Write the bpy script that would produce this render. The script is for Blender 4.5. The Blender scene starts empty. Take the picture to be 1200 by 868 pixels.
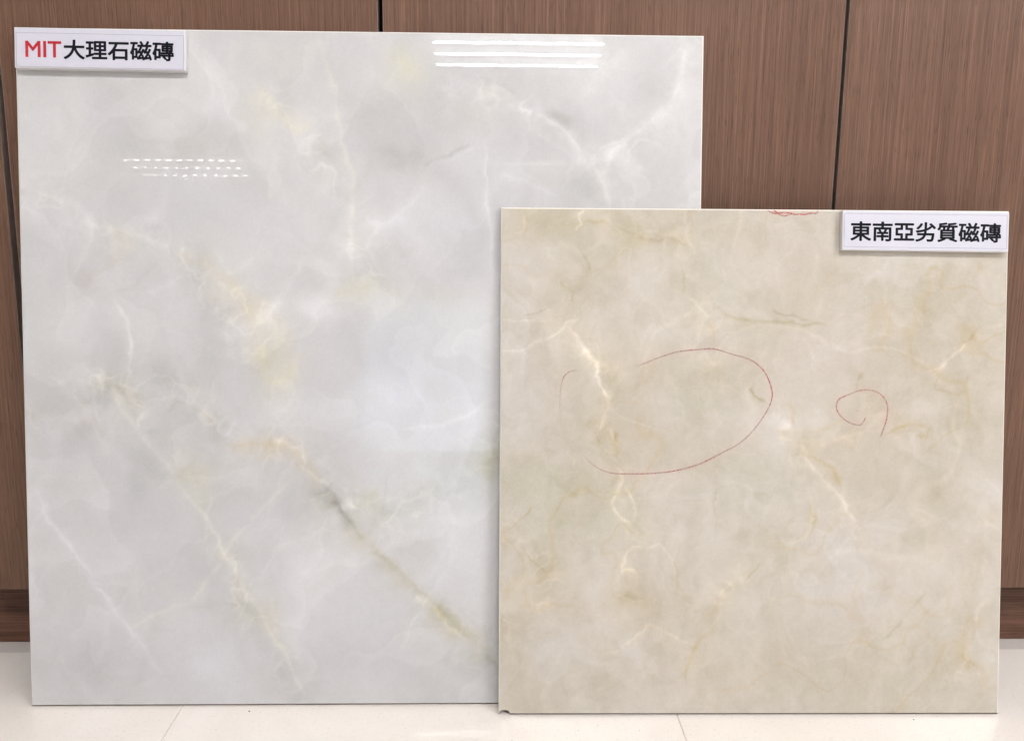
import bpy, bmesh, math
import numpy as np
from mathutils import Matrix, Vector, Quaternion

# ------------------------------------------------------------------ camera, world, exposure
scene = bpy.context.scene
col = scene.collection
PITCH, ROLL, YAW = .1772, .0075, .0215
fwd = Vector((math.sin(YAW) * math.cos(PITCH), math.cos(YAW) * math.cos(PITCH), -math.sin(PITCH)))
rgt = fwd.cross(Vector((0, 0, 1))).normalized()
upv = rgt.cross(fwd)
r2 = rgt * math.cos(ROLL) + upv * math.sin(ROLL)
u2 = -rgt * math.sin(ROLL) + upv * math.cos(ROLL)
cam_data = bpy.data.cameras.new('camera')
cam_data.sensor_width = 36.0
cam_data.lens = 30.009
cam_data.clip_end = 100
cam = bpy.data.objects.new('camera', cam_data)
col.objects.link(cam)
m = Matrix.Identity(4)
for i in range(3):
    m[i][0] = r2[i]; m[i][1] = u2[i]; m[i][2] = -fwd[i]
m.translation = Vector((0, -1.061, .5832))
cam.matrix_world = m
scene.camera = cam

world = bpy.data.worlds.new('World')
scene.world = world
world.use_nodes = True
world.node_tree.nodes['Background'].inputs['Color'].default_value = (1, 1, 1, 1)
world.node_tree.nodes['Background'].inputs['Strength'].default_value = .05
TUBE_POWER = 118.0
scene.view_settings.view_transform = 'Standard'
scene.view_settings.look = 'None'
scene.view_settings.exposure = 1.52
scene.view_settings.gamma = 1.0
scene.cycles.max_bounces = 8
scene.cycles.diffuse_bounces = 5
scene.cycles.glossy_bounces = 5
scene.cycles.use_denoising = True
scene.cycles.sample_clamp_indirect = 6.0

# ------------------------------------------------------------------ helpers
def link(o, parent=None, mat=None):
    col.objects.link(o)
    if parent is not None: o.parent = parent
    if mat is not None: o.data.materials.append(mat)
    return o

def tag(o, label=None, category=None, group=None, kind=None):
    for k, v in (('label', label), ('category', category), ('group', group), ('kind', kind)):
        if v: o[k] = v
    return o

def empty(name, matrix):
    o = bpy.data.objects.new(name, None); o.empty_display_size = .1
    col.objects.link(o); o.matrix_world = matrix
    return o

def box_bm(bm, x0, x1, y0, y1, z0, z1, bev=0, seg=1):
    r = bmesh.ops.create_cube(bm, size=1)
    vs = r['verts']
    for v in vs:
        v.co = Vector((x0 + (v.co.x + .5) * (x1 - x0), y0 + (v.co.y + .5) * (y1 - y0), z0 + (v.co.z + .5) * (z1 - z0)))
    if bev:
        es = list({e for v in vs for e in v.link_edges})
        bmesh.ops.bevel(bm, geom=es, offset=bev, segments=seg, affect='EDGES', profile=.5)

def mesh_from_bm(name, bm):
    me = bpy.data.meshes.new(name); bmesh.ops.recalc_face_normals(bm, faces=bm.faces); bm.to_mesh(me); bm.free(); return me

def box(name, dims, mat, parent=None, bev=0, seg=1):
    bm = bmesh.new(); box_bm(bm, *dims, bev=bev, seg=seg)
    return link(bpy.data.objects.new(name, mesh_from_bm(name, bm)), parent, mat)

def lin(c):
    c = np.asarray(c, float) / 255
    return np.where(c <= .04045, c / 12.92, ((c + .055) / 1.055) ** 2.4)

def new_mat(name):
    mt = bpy.data.materials.new(name); mt.use_nodes = True
    nt = mt.node_tree; b = nt.nodes['Principled BSDF']
    return mt, nt, b

def node(nt, kind, **kw):
    n = nt.nodes.new(kind)
    for k, v in kw.items():
        if k.startswith('i_'):
            n.inputs[k[2:].replace('_', ' ')].default_value = v
        else: setattr(n, k, v)
    return n

def plain(name, rgb, rough=.5, spec=.5, grain=0., gscale=200.):
    mt, nt, b = new_mat(name)
    b.inputs['Roughness'].default_value = rough
    b.inputs['Specular IOR Level'].default_value = spec
    c = (*rgb, 1)
    if grain:
        tc = node(nt, 'ShaderNodeTexCoord'); nz = node(nt, 'ShaderNodeTexNoise', i_Scale=gscale, i_Detail=4.)
        nt.links.new(tc.outputs['Object'], nz.inputs['Vector'])
        rp = node(nt, 'ShaderNodeValToRGB')
        rp.color_ramp.elements[0].position = .3; rp.color_ramp.elements[1].position = .7
        rp.color_ramp.elements[0].color = tuple(x * (1 - grain) for x in rgb) + (1,)
        rp.color_ramp.elements[1].color = tuple(min(1, x * (1 + grain)) for x in rgb) + (1,)
        nt.links.new(nz.outputs['Fac'], rp.inputs['Fac']); nt.links.new(rp.outputs['Color'], b.inputs['Base Color'])
    else:
        b.inputs['Base Color'].default_value = c
    return mt

# ------------------------------------------------------------------ materials
def wood_material(name, dark, mid, light, horizontal=False, warm=0.):
    mt, nt, b = new_mat(name)
    L = nt.links.new
    tc = node(nt, 'ShaderNodeTexCoord')
    oi = node(nt, 'ShaderNodeObjectInfo')
    add = node(nt, 'ShaderNodeVectorMath', operation='ADD')
    sc = node(nt, 'ShaderNodeVectorMath', operation='SCALE'); sc.inputs['Scale'].default_value = 3.0
    cmb = node(nt, 'ShaderNodeCombineXYZ')
    L(oi.outputs['Random'], cmb.inputs[0]); L(oi.outputs['Random'], cmb.inputs[2])
    L(cmb.outputs[0], sc.inputs[0]); L(tc.outputs['Object'], add.inputs[0]); L(sc.outputs[0], add.inputs[1])
    def streak(across, along, detail, rough=.6, dist=0.):
        mp = node(nt, 'ShaderNodeMapping')
        mp.inputs['Scale'].default_value = (along, 1, across) if horizontal else (across, 1, along)
        L(add.outputs[0], mp.inputs['Vector'])
        nz = node(nt, 'ShaderNodeTexNoise', i_Scale=1., i_Detail=detail, i_Roughness=rough, i_Distortion=dist)
        L(mp.outputs[0], nz.inputs['Vector'])
        return nz.outputs['Fac']
    def ramp(fac, p0, p1, c0, c1):
        r = node(nt, 'ShaderNodeValToRGB'); r.color_ramp.elements[0].position = p0; r.color_ramp.elements[1].position = p1
        r.color_ramp.elements[0].color = (*c0, 1); r.color_ramp.elements[1].color = (*c1, 1)
        L(fac, r.inputs['Fac']); return r
    if horizontal:
        s1 = streak(70, 3.0, 3, .6, 1.2); s2 = streak(420, 9, 2); s3 = streak(24, 1.2, 2)
    else:
        s1 = streak(240, 1.1, 4, .8); s2 = streak(640, 9, 3, .7); s3 = streak(12, .2, 2)
    base = ramp(s1, .33, .67, dark, light)
    base.color_ramp.elements.new(.5).color = (*mid, 1)
    fine = ramp(s2, .3, .7, (.66,) * 3, (1.34,) * 3)
    broad = ramp(s3, .3, .7, (.95, .93, .92), (1.05, 1.06, 1.07))
    m1 = node(nt, 'ShaderNodeMix', data_type='RGBA', blend_type='MULTIPLY'); m1.inputs[0].default_value = 1
    m2 = node(nt, 'ShaderNodeMix', data_type='RGBA', blend_type='MULTIPLY'); m2.inputs[0].default_value = 1
    L(base.outputs[0], m1.inputs[6]); L(fine.outputs[0], m1.inputs[7])
    L(m1.outputs[2], m2.inputs[6]); L(broad.outputs[0], m2.inputs[7])
    # short dark pores
    pore = streak(800, 40, 1)
    pr = ramp(pore, .6, .72, (1, 1, 1), (.6, .58, .56))
    m3 = node(nt, 'ShaderNodeMix', data_type='RGBA', blend_type='MULTIPLY'); m3.inputs[0].default_value = 1
    L(m2.outputs[2], m3.inputs[6]); L(pr.outputs[0], m3.inputs[7])
    L(m3.outputs[2], b.inputs['Base Color'])
    bp = node(nt, 'ShaderNodeBump'); bp.inputs['Strength'].default_value = .25; bp.inputs['Distance'].default_value = .0004
    L(s2, bp.inputs['Height']); L(bp.outputs[0], b.inputs['Normal'])
    b.inputs['Roughness'].default_value = .42
    b.inputs['Specular IOR Level'].default_value = .22
    return mt

def glaze_material(name, rough, wav):
    mt, nt, b = new_mat(name)
    L = nt.links.new
    at = node(nt, 'ShaderNodeAttribute', attribute_name='print_colour')
    tc = node(nt, 'ShaderNodeTexCoord')
    # very fine printed grain
    nz = node(nt, 'ShaderNodeTexNoise', i_Scale=420., i_Detail=3.)
    L(tc.outputs['Object'], nz.inputs['Vector'])
    rp = node(nt, 'ShaderNodeValToRGB'); rp.color_ramp.elements[0].position = .25; rp.color_ramp.elements[1].position = .75
    rp.color_ramp.elements[0].color = (.965, .965, .96, 1); rp.color_ramp.elements[1].color = (1.035, 1.035, 1.04, 1)
    L(nz.outputs['Fac'], rp.inputs['Fac'])
    mx = node(nt, 'ShaderNodeMix', data_type='RGBA', blend_type='MULTIPLY'); mx.inputs[0].default_value = 1
    L(at.outputs['Color'], mx.inputs[6]); L(rp.outputs[0], mx.inputs[7]); L(mx.outputs[2], b.inputs['Base Color'])
    b.inputs['Roughness'].default_value = rough
    b.inputs['IOR'].default_value = 1.52
    wv = node(nt, 'ShaderNodeTexNoise', i_Scale=14., i_Detail=2.)
    L(tc.outputs['Object'], wv.inputs['Vector'])
    bp = node(nt, 'ShaderNodeBump'); bp.inputs['Strength'].default_value = 1.; bp.inputs['Distance'].default_value = wav
    L(wv.outputs['Fac'], bp.inputs['Height']); L(bp.outputs[0], b.inputs['Normal'])
    return mt

def floor_material():
    mt, nt, b = new_mat('polished_cream_floor_tile')
    L = nt.links.new
    tc = node(nt, 'ShaderNodeTexCoord')
    oi = node(nt, 'ShaderNodeObjectInfo')
    add = node(nt, 'ShaderNodeVectorMath', operation='ADD'); L(tc.outputs['Object'], add.inputs[0])
    cmb = node(nt, 'ShaderNodeCombineXYZ'); ml = node(nt, 'ShaderNodeMath', operation='MULTIPLY'); ml.inputs[1].default_value = 9.
    L(oi.outputs['Random'], ml.inputs[0]); L(ml.outputs[0], cmb.inputs[0]); L(ml.outputs[0], cmb.inputs[1]); L(cmb.outputs[0], add.inputs[1])
    a = node(nt, 'ShaderNodeTexNoise', i_Scale=9., i_Detail=5., i_Roughness=.6, i_Distortion=.8); L(add.outputs[0], a.inputs['Vector'])
    r = node(nt, 'ShaderNodeValToRGB'); r.color_ramp.elements[0].position = .3; r.color_ramp.elements[1].position = .7
    r.color_ramp.elements[0].color = (.89, .825, .76, 1); r.color_ramp.elements[1].color = (.94, .89, .835, 1)
    L(a.outputs['Fac'], r.inputs['Fac'])
    s = node(nt, 'ShaderNodeTexNoise', i_Scale=260., i_Detail=2.); L(add.outputs[0], s.inputs['Vector'])
    r2_ = node(nt, 'ShaderNodeValToRGB'); r2_.color_ramp.elements[0].position = .28; r2_.color_ramp.elements[1].position = .42
    r2_.color_ramp.elements[0].color = (.92, .91, .90, 1); r2_.color_ramp.elements[1].color = (1, 1, 1, 1)
    L(s.outputs['Fac'], r2_.inputs['Fac'])
    mx = node(nt, 'ShaderNodeMix', data_type='RGBA', blend_type='MULTIPLY'); mx.inputs[0].default_value = 1
    L(r.outputs[0], mx.inputs[6]); L(r2_.outputs[0], mx.inputs[7]); L(mx.outputs[2], b.inputs['Base Color'])
    b.inputs['Roughness'].default_value = .022
    w = node(nt, 'ShaderNodeTexNoise', i_Scale=30., i_Detail=2.); L(add.outputs[0], w.inputs['Vector'])
    bp = node(nt, 'ShaderNodeBump'); bp.inputs['Distance'].default_value = .00006; bp.inputs['Strength'].default_value = 1
    L(w.outputs['Fac'], bp.inputs['Height']); L(bp.outputs[0], b.inputs['Normal'])
    return mt

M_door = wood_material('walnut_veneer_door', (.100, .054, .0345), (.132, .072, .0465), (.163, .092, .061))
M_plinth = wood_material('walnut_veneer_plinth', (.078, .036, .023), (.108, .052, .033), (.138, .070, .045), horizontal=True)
M_band = plain('greyish_edge_band', (.20, .145, .12), .5, .4, .15, 90)
M_inside = plain('dark_cabinet_inside', (.004, .003, .003), .9, .0, .2, 60)
M_handle = plain('dark_bronze_handle', (.10, .05, .04), .35, .5, .1, 300)
M_glaze_big = glaze_material('polished_marble_glaze', .005, .000022)
M_glaze_small = glaze_material('satin_beige_glaze', .16, .0003)
M_body = plain('pale_porcelain_body', (.72, .70, .66), .55, .4, .06, 500)
M_contact_shade = plain('painted_bottom_shade', (.16, .125, .10), .9, .05, .2, 200)  # dark brown paints the contact shade along the tiles' bottom edges
M_body2 = plain('cream_porcelain_body', (.74, .71, .64), .55, .4, .06, 500)
M_foam = plain('white_foam_board', (.70, .69, .70), .4, .5, .02, 300)
M_paper = plain('white_gloss_paper', (.56, .555, .62), .35, .4, .015, 200)
M_line = plain('grey_printed_line', (.26, .25, .33), .4)
M_black = plain('black_print', (.008, .008, .012), .6, .08, .2, 400)
M_red = plain('red_print', (.42, .025, .035), .6, .1, .1, 400)
M_floor = floor_material()
M_grout = plain('floor_grout', (.74, .68, .62), .8, .2, .15, 300)
M_wall = plain('painted_wall', (.74, .73, .72), .7, .3, .02, 8)
M_ceil = plain('ceiling_board', (.72, .72, .72), .8, .3, .05, 40)
M_housing = plain('grey_lamp_housing', (.22, .22, .22), .4, .5, .02, 20)
M_louvre = plain('brushed_aluminium_louvre', (.62, .62, .64), .3, .5, .05, 90)

def tube_material(name, strength):
    mt, nt, b = new_mat(name)
    b.inputs['Base Color'].default_value = (.9, .9, .9, 1)
    b.inputs['Emission Color'].default_value = (.985, .98, 1.0, 1)
    b.inputs['Emission Strength'].default_value = strength
    return mt
M_tube = tube_material('lit_fluorescent_tube', TUBE_POWER)
M_tube_dim = tube_material('dim_old_fluorescent_tube', 1.1)

M_tube_mid = tube_material('fluorescent_tube_middle_row', 15.0)
M_tube_far = tube_material('louvred_fluorescent_tube', 4.2)

# ------------------------------------------------------------------ the setting
floor = box('floor', (-6, 6, -11, .10, -.06, -.0017), M_grout); tag(floor, kind='structure')
def tile_mesh(w, d):
    bm = bmesh.new(); box_bm(bm, 0, w, 0, d, -.005, 0, bev=.0006)
    return mesh_from_bm('floor_tile', bm)
G = .0007
full = tile_mesh(.595 - G, .6 - G)
strip = tile_mesh(.595 - G, .075)
full.materials.append(M_floor); strip.materials.append(M_floor)
X0 = -.3745
for j in range(-1, 9):
    for i in range(-6, 7):
        if j >= 6 and (i < -4 or i > 4): continue
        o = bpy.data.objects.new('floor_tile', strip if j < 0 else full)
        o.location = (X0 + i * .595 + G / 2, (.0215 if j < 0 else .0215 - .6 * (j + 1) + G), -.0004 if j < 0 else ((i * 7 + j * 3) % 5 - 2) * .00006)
        if (i, j) == (0, 0): o.location.z = 0
        col.objects.link(o); o.parent = floor
# farther floor, beyond what the tiles of the exhibit reflect clearly
M_floor_strip = M_floor.copy(); M_floor_strip.name = 'greyer_floor_strip'  # floor colour made darker and greyer in the strip at the plinth
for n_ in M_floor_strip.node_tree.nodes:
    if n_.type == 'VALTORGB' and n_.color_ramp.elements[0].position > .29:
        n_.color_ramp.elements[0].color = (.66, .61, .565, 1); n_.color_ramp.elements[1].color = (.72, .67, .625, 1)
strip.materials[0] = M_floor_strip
far = box('far_floor', (-6, 6, -11, -5.45, -.004, -.0012), M_floor); tag(far, kind='structure')

for nm, d, mt in (('wall_behind_cabinet', (-6, 6, .62, .72, 0, 3), M_wall), ('wall_opposite', (-6, 6, -11.1, -11, 0, 3), M_wall),
                  ('wall_left', (-6.1, -6, -11, .72, 0, 3), M_wall), ('wall_right', (6, 6.1, -11, .72, 0, 3), M_wall),
                  ('ceiling', (-6.1, 6.1, -11.1, .72, 3.0, 3.06), M_ceil)):
    tag(box(nm, d, mt), kind='structure')

# entrance glazing in the far wall, bright with daylight, mirrored in the polished tile
gd = empty('glass_door', Matrix.Translation((-.96, -10.985, 0)))
tag(gd, 'bright glazed entrance door in the far wall, mirrored as a pale bluish patch in the large tile', 'door')
M_day, nt_, b_ = new_mat('daylit_frosted_glass')
b_.inputs['Base Color'].default_value = (.6, .65, .7, 1); b_.inputs['Emission Color'].default_value = (.62, .78, 1, 1); b_.inputs['Emission Strength'].default_value = .42
for x0 in (-.83, .02): box('pane', (x0, x0 + .81, .012, .02, .12, 2.25), M_day, gd)
bm = bmesh.new()
for a_ in ((-.90, -.84, 0, 2.34), (.84, .90, 0, 2.34), (-.839, .839, 2.26, 2.34), (-.01, .01, .0, 2.259), (-.839, -.011, .0, .11), (.011, .839, .0, .11)):
    box_bm(bm, a_[0], a_[1], 0, .05, a_[2], a_[3])
link(bpy.data.objects.new('door_frame', mesh_from_bm('door_frame', bm)), gd, M_louvre)

# ------------------------------------------------------------------ ceiling lights
def ceiling_light(cx, cy, tubes, spacing, label, mat, louvres):
    W_ = .62; Ln = 1.24
    t = empty('ceiling_light', Matrix.Translation((cx, cy, 2.998)))
    tag(t, label, 'ceiling light', 'fluorescent ceiling lights')
    bm = bmesh.new()
    box_bm(bm, -Ln / 2, Ln / 2, -W_ / 2, W_ / 2, -.012, 0)
    for s in (-1, 1):
        box_bm(bm, -Ln / 2, Ln / 2, s * W_ / 2 - .01, s * W_ / 2 + .01, -.03, -.0121)
        box_bm(bm, s * Ln / 2 - .01, s * Ln / 2 + .01, -W_ / 2 + .0101, W_ / 2 - .0101, -.0299, -.0122)
    link(bpy.data.objects.new('housing', mesh_from_bm('housing', bm)), t, M_housing)
    for k in range(tubes):
        y = (k - (tubes - 1) / 2) * spacing
        bm = bmesh.new()
        bmesh.ops.create_cone(bm, cap_ends=True, segments=10, radius1=.008, radius2=.008, depth=1.15,
                              matrix=Matrix.Translation((0, y, -.033)) @ Matrix.Rotation(math.pi / 2, 4, 'Y'))
        link(bpy.data.objects.new('fluorescent_tube', mesh_from_bm('fluorescent_tube', bm)), t, mat)
    if louvres:
        for k in range(12):
            x = -Ln / 2 + .06 + k * (Ln - .12) / 11
            bm = bmesh.new(); box_bm(bm, x - .015, x + .015, -W_ / 2 + .012, W_ / 2 - .012, -.070, -.0125)
            link(bpy.data.objects.new('louvre_blade', mesh_from_bm('louvre_blade', bm)), t, M_louvre)
    return t

ceiling_light(.165, -4.80, 3, .175, 'lit three tube ceiling light mirrored near the top edge of the large white tile', M_tube_mid, False)
ceiling_light(-3.02, -7.42, 3, .24, 'lit louvred ceiling light mirrored as rows of dots left of centre in the large tile', M_tube_far, True)
ceiling_light(.35, -7.20, 1, .2, 'dim single tube ceiling light mirrored as a faint thin line in the large tile', M_tube_dim, False)
ceiling_light(.165, -2.60, 3, .175, 'lit ceiling light closest to the cabinet, right overhead of the camera', M_tube, False)
ceiling_light(2.75, -2.60, 3, .175, 'lit ceiling light closest to the right wall', M_tube, False)
ceiling_light(3.35, -4.80, 3, .175, 'lit ceiling light in the right part of the room, middle row', M_tube, False)

# ------------------------------------------------------------------ cabinet
cab = empty('storage_cabinet', Matrix.Identity(4))
tag(cab, 'brown walnut veneer storage cabinet with flat doors behind the two tiles', 'cabinet')
bm = bmesh.new()
box_bm(bm, -1.05, 1.0, .024, .60, .1015, 2.0)
link(bpy.data.objects.new('carcass', mesh_from_bm('carcass', bm)), cab, M_inside)
box('plinth', (-1.04, .99, .0502, .068, .0, .1013), M_plinth, cab, bev=.0006)
seams = [(-1.052, .003), (-.5844, .0075), (-.1349, .0058), (.4171, .0048), (1.002, .003)]
doors = []
for k in range(4):
    a = seams[k][0] + seams[k][1] / 2; b_ = seams[k + 1][0] - seams[k + 1][1] / 2
    o = box('door', (a + .0007, b_ - .0007, 0, .0185, .1001, 1.96), M_door, cab, bev=.0007, seg=2)
    doors.append(o)
    for nm, x0, x1 in (('edge_band', a, a + .00068), ('edge_band', b_ - .00068, b_)):
        box(nm, (x0, x1, .0006, .018, .1006, 1.9595), M_band, o)
def handle(door, x):
    bm = bmesh.new()
    # flat bow pull: foot, bow, foot
    n = 16; prof = []
    for i in range(n + 1):
        s = i / n; z = .8445 + .16 * s
        prof.append((-.0005 - .026 * math.sin(math.pi * s) ** .3, z))
    w = .006
    rows = []
    for y, z in prof:
        rows.append([bm.verts.new((x - w, y, z)), bm.verts.new((x + w, y, z)), bm.verts.new((x + w, min(y + .006, 0.0002), z)), bm.verts.new((x - w, min(y + .006, .0002), z))])
    for p, q in zip(rows[:-1], rows[1:]):
        for k in range(4):
            bm.faces.new((p[k], p[(k + 1) % 4], q[(k + 1) % 4], q[k]))
    bm.faces.new(rows[0]); bm.faces.new(rows[-1])
    return link(bpy.data.objects.new('handle', mesh_from_bm('handle', bm)), door, M_handle)
handle(doors[2], .372); handle(doors[3], .462); handle(doors[0], -.63); handle(doors[1], -.54)

# ------------------------------------------------------------------ marble print, computed per vertex
def lattice_noise(u, v, freq, seed):
    rng = np.random.RandomState(seed)
    n = 256; g = rng.rand(n, n)
    x = u * freq + 1000.; y = v * freq + 1000.
    xi = np.floor(x).astype(int); yi = np.floor(y).astype(int)
    fx = x - xi; fy = y - yi
    fx = fx * fx * fx * (fx * (fx * 6 - 15) + 10); fy = fy * fy * fy * (fy * (fy * 6 - 15) + 10)
    a = g[xi % n, yi % n]; b = g[(xi + 1) % n, yi % n]; c = g[xi % n, (yi + 1) % n]; d = g[(xi + 1) % n, (yi + 1) % n]
    return (a * (1 - fx) + b * fx) * (1 - fy) + (c * (1 - fx) + d * fx) * fy - .5

def fbm(u, v, freq, octaves, seed, gain=.5):
    t = 0; amp = 1.; tot = 0
    for k in range(octaves):
        ca, sa = math.cos(k * 1.1 + seed), math.sin(k * 1.1 + seed)
        t = t + amp * lattice_noise(u * ca - v * sa, u * sa + v * ca, freq * 2 ** k, seed + k * 17)
        tot += amp; amp *= gain
    return t / tot * 2

def ridged(u, v, freq, seed, width):
    wu = u + .03 * fbm(u, v, freq * 1.3, 3, seed + 5); wv = v + .03 * fbm(u, v, freq * 1.3, 3, seed + 9)
    n = fbm(wu, wv, freq, 2, seed)
    return np.exp(-(n / width) ** 2)

def spline(pts, step=.006):
    P = [np.array(p, float) for p in pts]
    P = [2 * P[0] - P[1]] + P + [2 * P[-1] - P[-2]]
    out = []
    for i in range(1, len(P) - 2):
        a, b, c, d = P[i - 1:i + 3]
        n = max(2, int(np.linalg.norm((c - b)[:2]) / step))
        for k in range(n):
            t = k / n
            out.append(.5 * ((2 * b) + (c - a) * t + (2 * a - 5 * b + 4 * c - d) * t * t + (3 * b - a - 3 * c + d) * t ** 3))
    out.append(P[-2])
    return np.array(out)

def chroma(c, k):
    g = sum(c) / 3.
    return [g + (x - g) * k for x in c]

def marble(u, v, base, clouds, veins, seed, opt):
    wu = u + .020 * fbm(u, v, 14, 4, seed) + .004 * fbm(u, v, 60, 3, seed + 3)
    wv = v + .020 * fbm(u, v, 14, 4, seed + 50) + .004 * fbm(u, v, 60, 3, seed + 53)
    # veins keep their place better than clouds
    ru = u + opt['jit'] * fbm(u, v, opt['jf'], 4, seed + 70, .62); rv = v + opt['jit'] * fbm(u, v, opt['jf'], 4, seed + 90, .62)
    rgb = np.zeros(u.shape + (3,)) + np.array(base, float)
    # broad drifting tone
    n1 = fbm(wu, wv, 5, 5, seed + 11, .55); n2 = fbm(wu, wv, 11, 5, seed + 23, .6); n3 = fbm(wu * 1.3, wv, opt['f3'], 4, seed + 31, .65)
    rgb += n1[..., None] * np.array(opt['n1']) + n2[..., None] * np.array(opt['n2']) + n3[..., None] * np.array(opt['n3'])
    # folded, one-sided edges as in onyx
    for k in range(4):
        f = fbm(wu + .02 * k, wv, 5 + 2 * k, 3, seed + 41 + 6 * k, .45)
        s = np.clip((f - .02) / .035, 0, 1); s = s * s * (3 - 2 * s)
        rgb += (s * np.exp(-np.clip(f, 0, 1) * 5.5) * np.clip(.5 + 1.6 * fbm(u, v, 8, 2, seed + 43 + k), 0, 1))[..., None] * np.array(opt['fold'])
    for (w, fr, sd, c) in opt['ridges']:
        msk = np.clip(fbm(u, v, 6, 2, seed + sd + 7) * 2.2 + .45, 0, 1)
        rgb += (ridged(u, v, fr, seed + sd, w) * msk)[..., None] * np.array(c)
    for (pts, w, c) in opt['bands']:
        S_ = spline(pts, .02); best = np.full(u.shape, 9.)
        for i in range(len(S_) - 1):
            a = S_[i]; d = S_[i + 1] - a
            t = np.clip(((wu - a[0]) * d[0] + (wv - a[1]) * d[1]) / (d @ d), 0, 1)
            best = np.minimum(best, (wu - a[0] - t * d[0]) ** 2 + (wv - a[1] - t * d[1]) ** 2)
        msk = np.exp(-best / w ** 2) * np.clip(.7 + 1.2 * fbm(u, v, 16, 3, seed + 301), 0, 1.4)
        k1 = fbm(wu, wv, 42, 5, seed + 311, .62); k2 = fbm(wu, wv, 24, 4, seed + 321, .6)
        rgb += (msk * (k1 * 11 + k2 * 10))[..., None] * np.array((1, 1, 1.1))
        rgb += (msk * np.clip(.6 + 1.6 * fbm(wu, wv, 20, 3, seed + 331), 0, 1.3))[..., None] * np.array(c, float) * .75
        rgb += (msk * np.exp(-(fbm(ru, rv, 26, 3, seed + 341, .6) / .07) ** 2))[..., None] * np.array((8, 8, 7))
    patch = .75 + .6 * fbm(u, v, 30, 4, seed + 61, .6)
    for (x, y, rx, ry, ang, c) in clouds:
        a = math.radians(-ang)
        du, dv = wu - x, wv - y
        p = (du * math.cos(a) + dv * math.sin(a)) / rx; q = (-du * math.sin(a) + dv * math.cos(a)) / ry
        g = np.exp(-.75 * (p * p + q * q) ** 1.25)
        c = chroma(c, opt['chroma'])
        rgb += (g * patch)[..., None] * np.array(c, float) * opt['cloud']
    mod = np.clip(.95 + 1.2 * fbm(u, v, 34, 4, seed + 77, .62), .4, 1.6)
    wmod = np.clip(1 + .9 * fbm(u, v, 40, 3, seed + 78), .45, 1.8)
    for (pts, w, c) in veins:
        c = chroma(c, opt['chroma'])
        S_ = spline(pts)
        lo = S_.min(0) - 6 * w - .02; hi = S_.max(0) + 6 * w + .02
        sel = (u > lo[0]) & (u < hi[0]) & (v > lo[1]) & (v < hi[1])
        if not sel.any(): continue
        U = ru[sel]; V = rv[sel]
        best = np.full(U.shape, 9.); side = np.zeros(U.shape); tt = np.zeros(U.shape)
        for i in range(len(S_) - 1):
            a = S_[i]; d = S_[i + 1] - a; L2 = d @ d
            if L2 < 1e-12: continue
            raw = ((U - a[0]) * d[0] + (V - a[1]) * d[1]) / L2
            t = np.clip(raw, 0, 1)
            ex = U - a[0] - t * d[0]; ey = V - a[1] - t * d[1]
            dd = ex * ex + ey * ey
            s = ex * d[1] - ey * d[0]
            up = dd < best
            best = np.where(up, dd, best); side = np.where(up, s, side); tt = np.where(up, (i + t) / (len(S_) - 1), tt)
        dist = np.sqrt(best)
        taper = np.clip(np.minimum(tt, 1 - tt) * 7, .0, 1) ** .6 * .75 + .25
        ww = w * wmod[sel] * taper * opt['vw']
        core = np.exp(-(dist / ww) ** 2 * 1.1)
        core = core + .35 * np.exp(-(dist / (ww * .25)) ** 2)
        halo = np.exp(-(dist / (ww * 3.2)) ** 2) * np.where(side > 0, .42, .10)
        rgb[sel] += ((core * .95 + halo) * mod[sel] * (taper))[:, None] * np.array(c, float) * opt['vein']
    rgb += (fbm(u, v, 260, 2, seed + 99))[..., None] * opt['grain']
    return rgb

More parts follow.
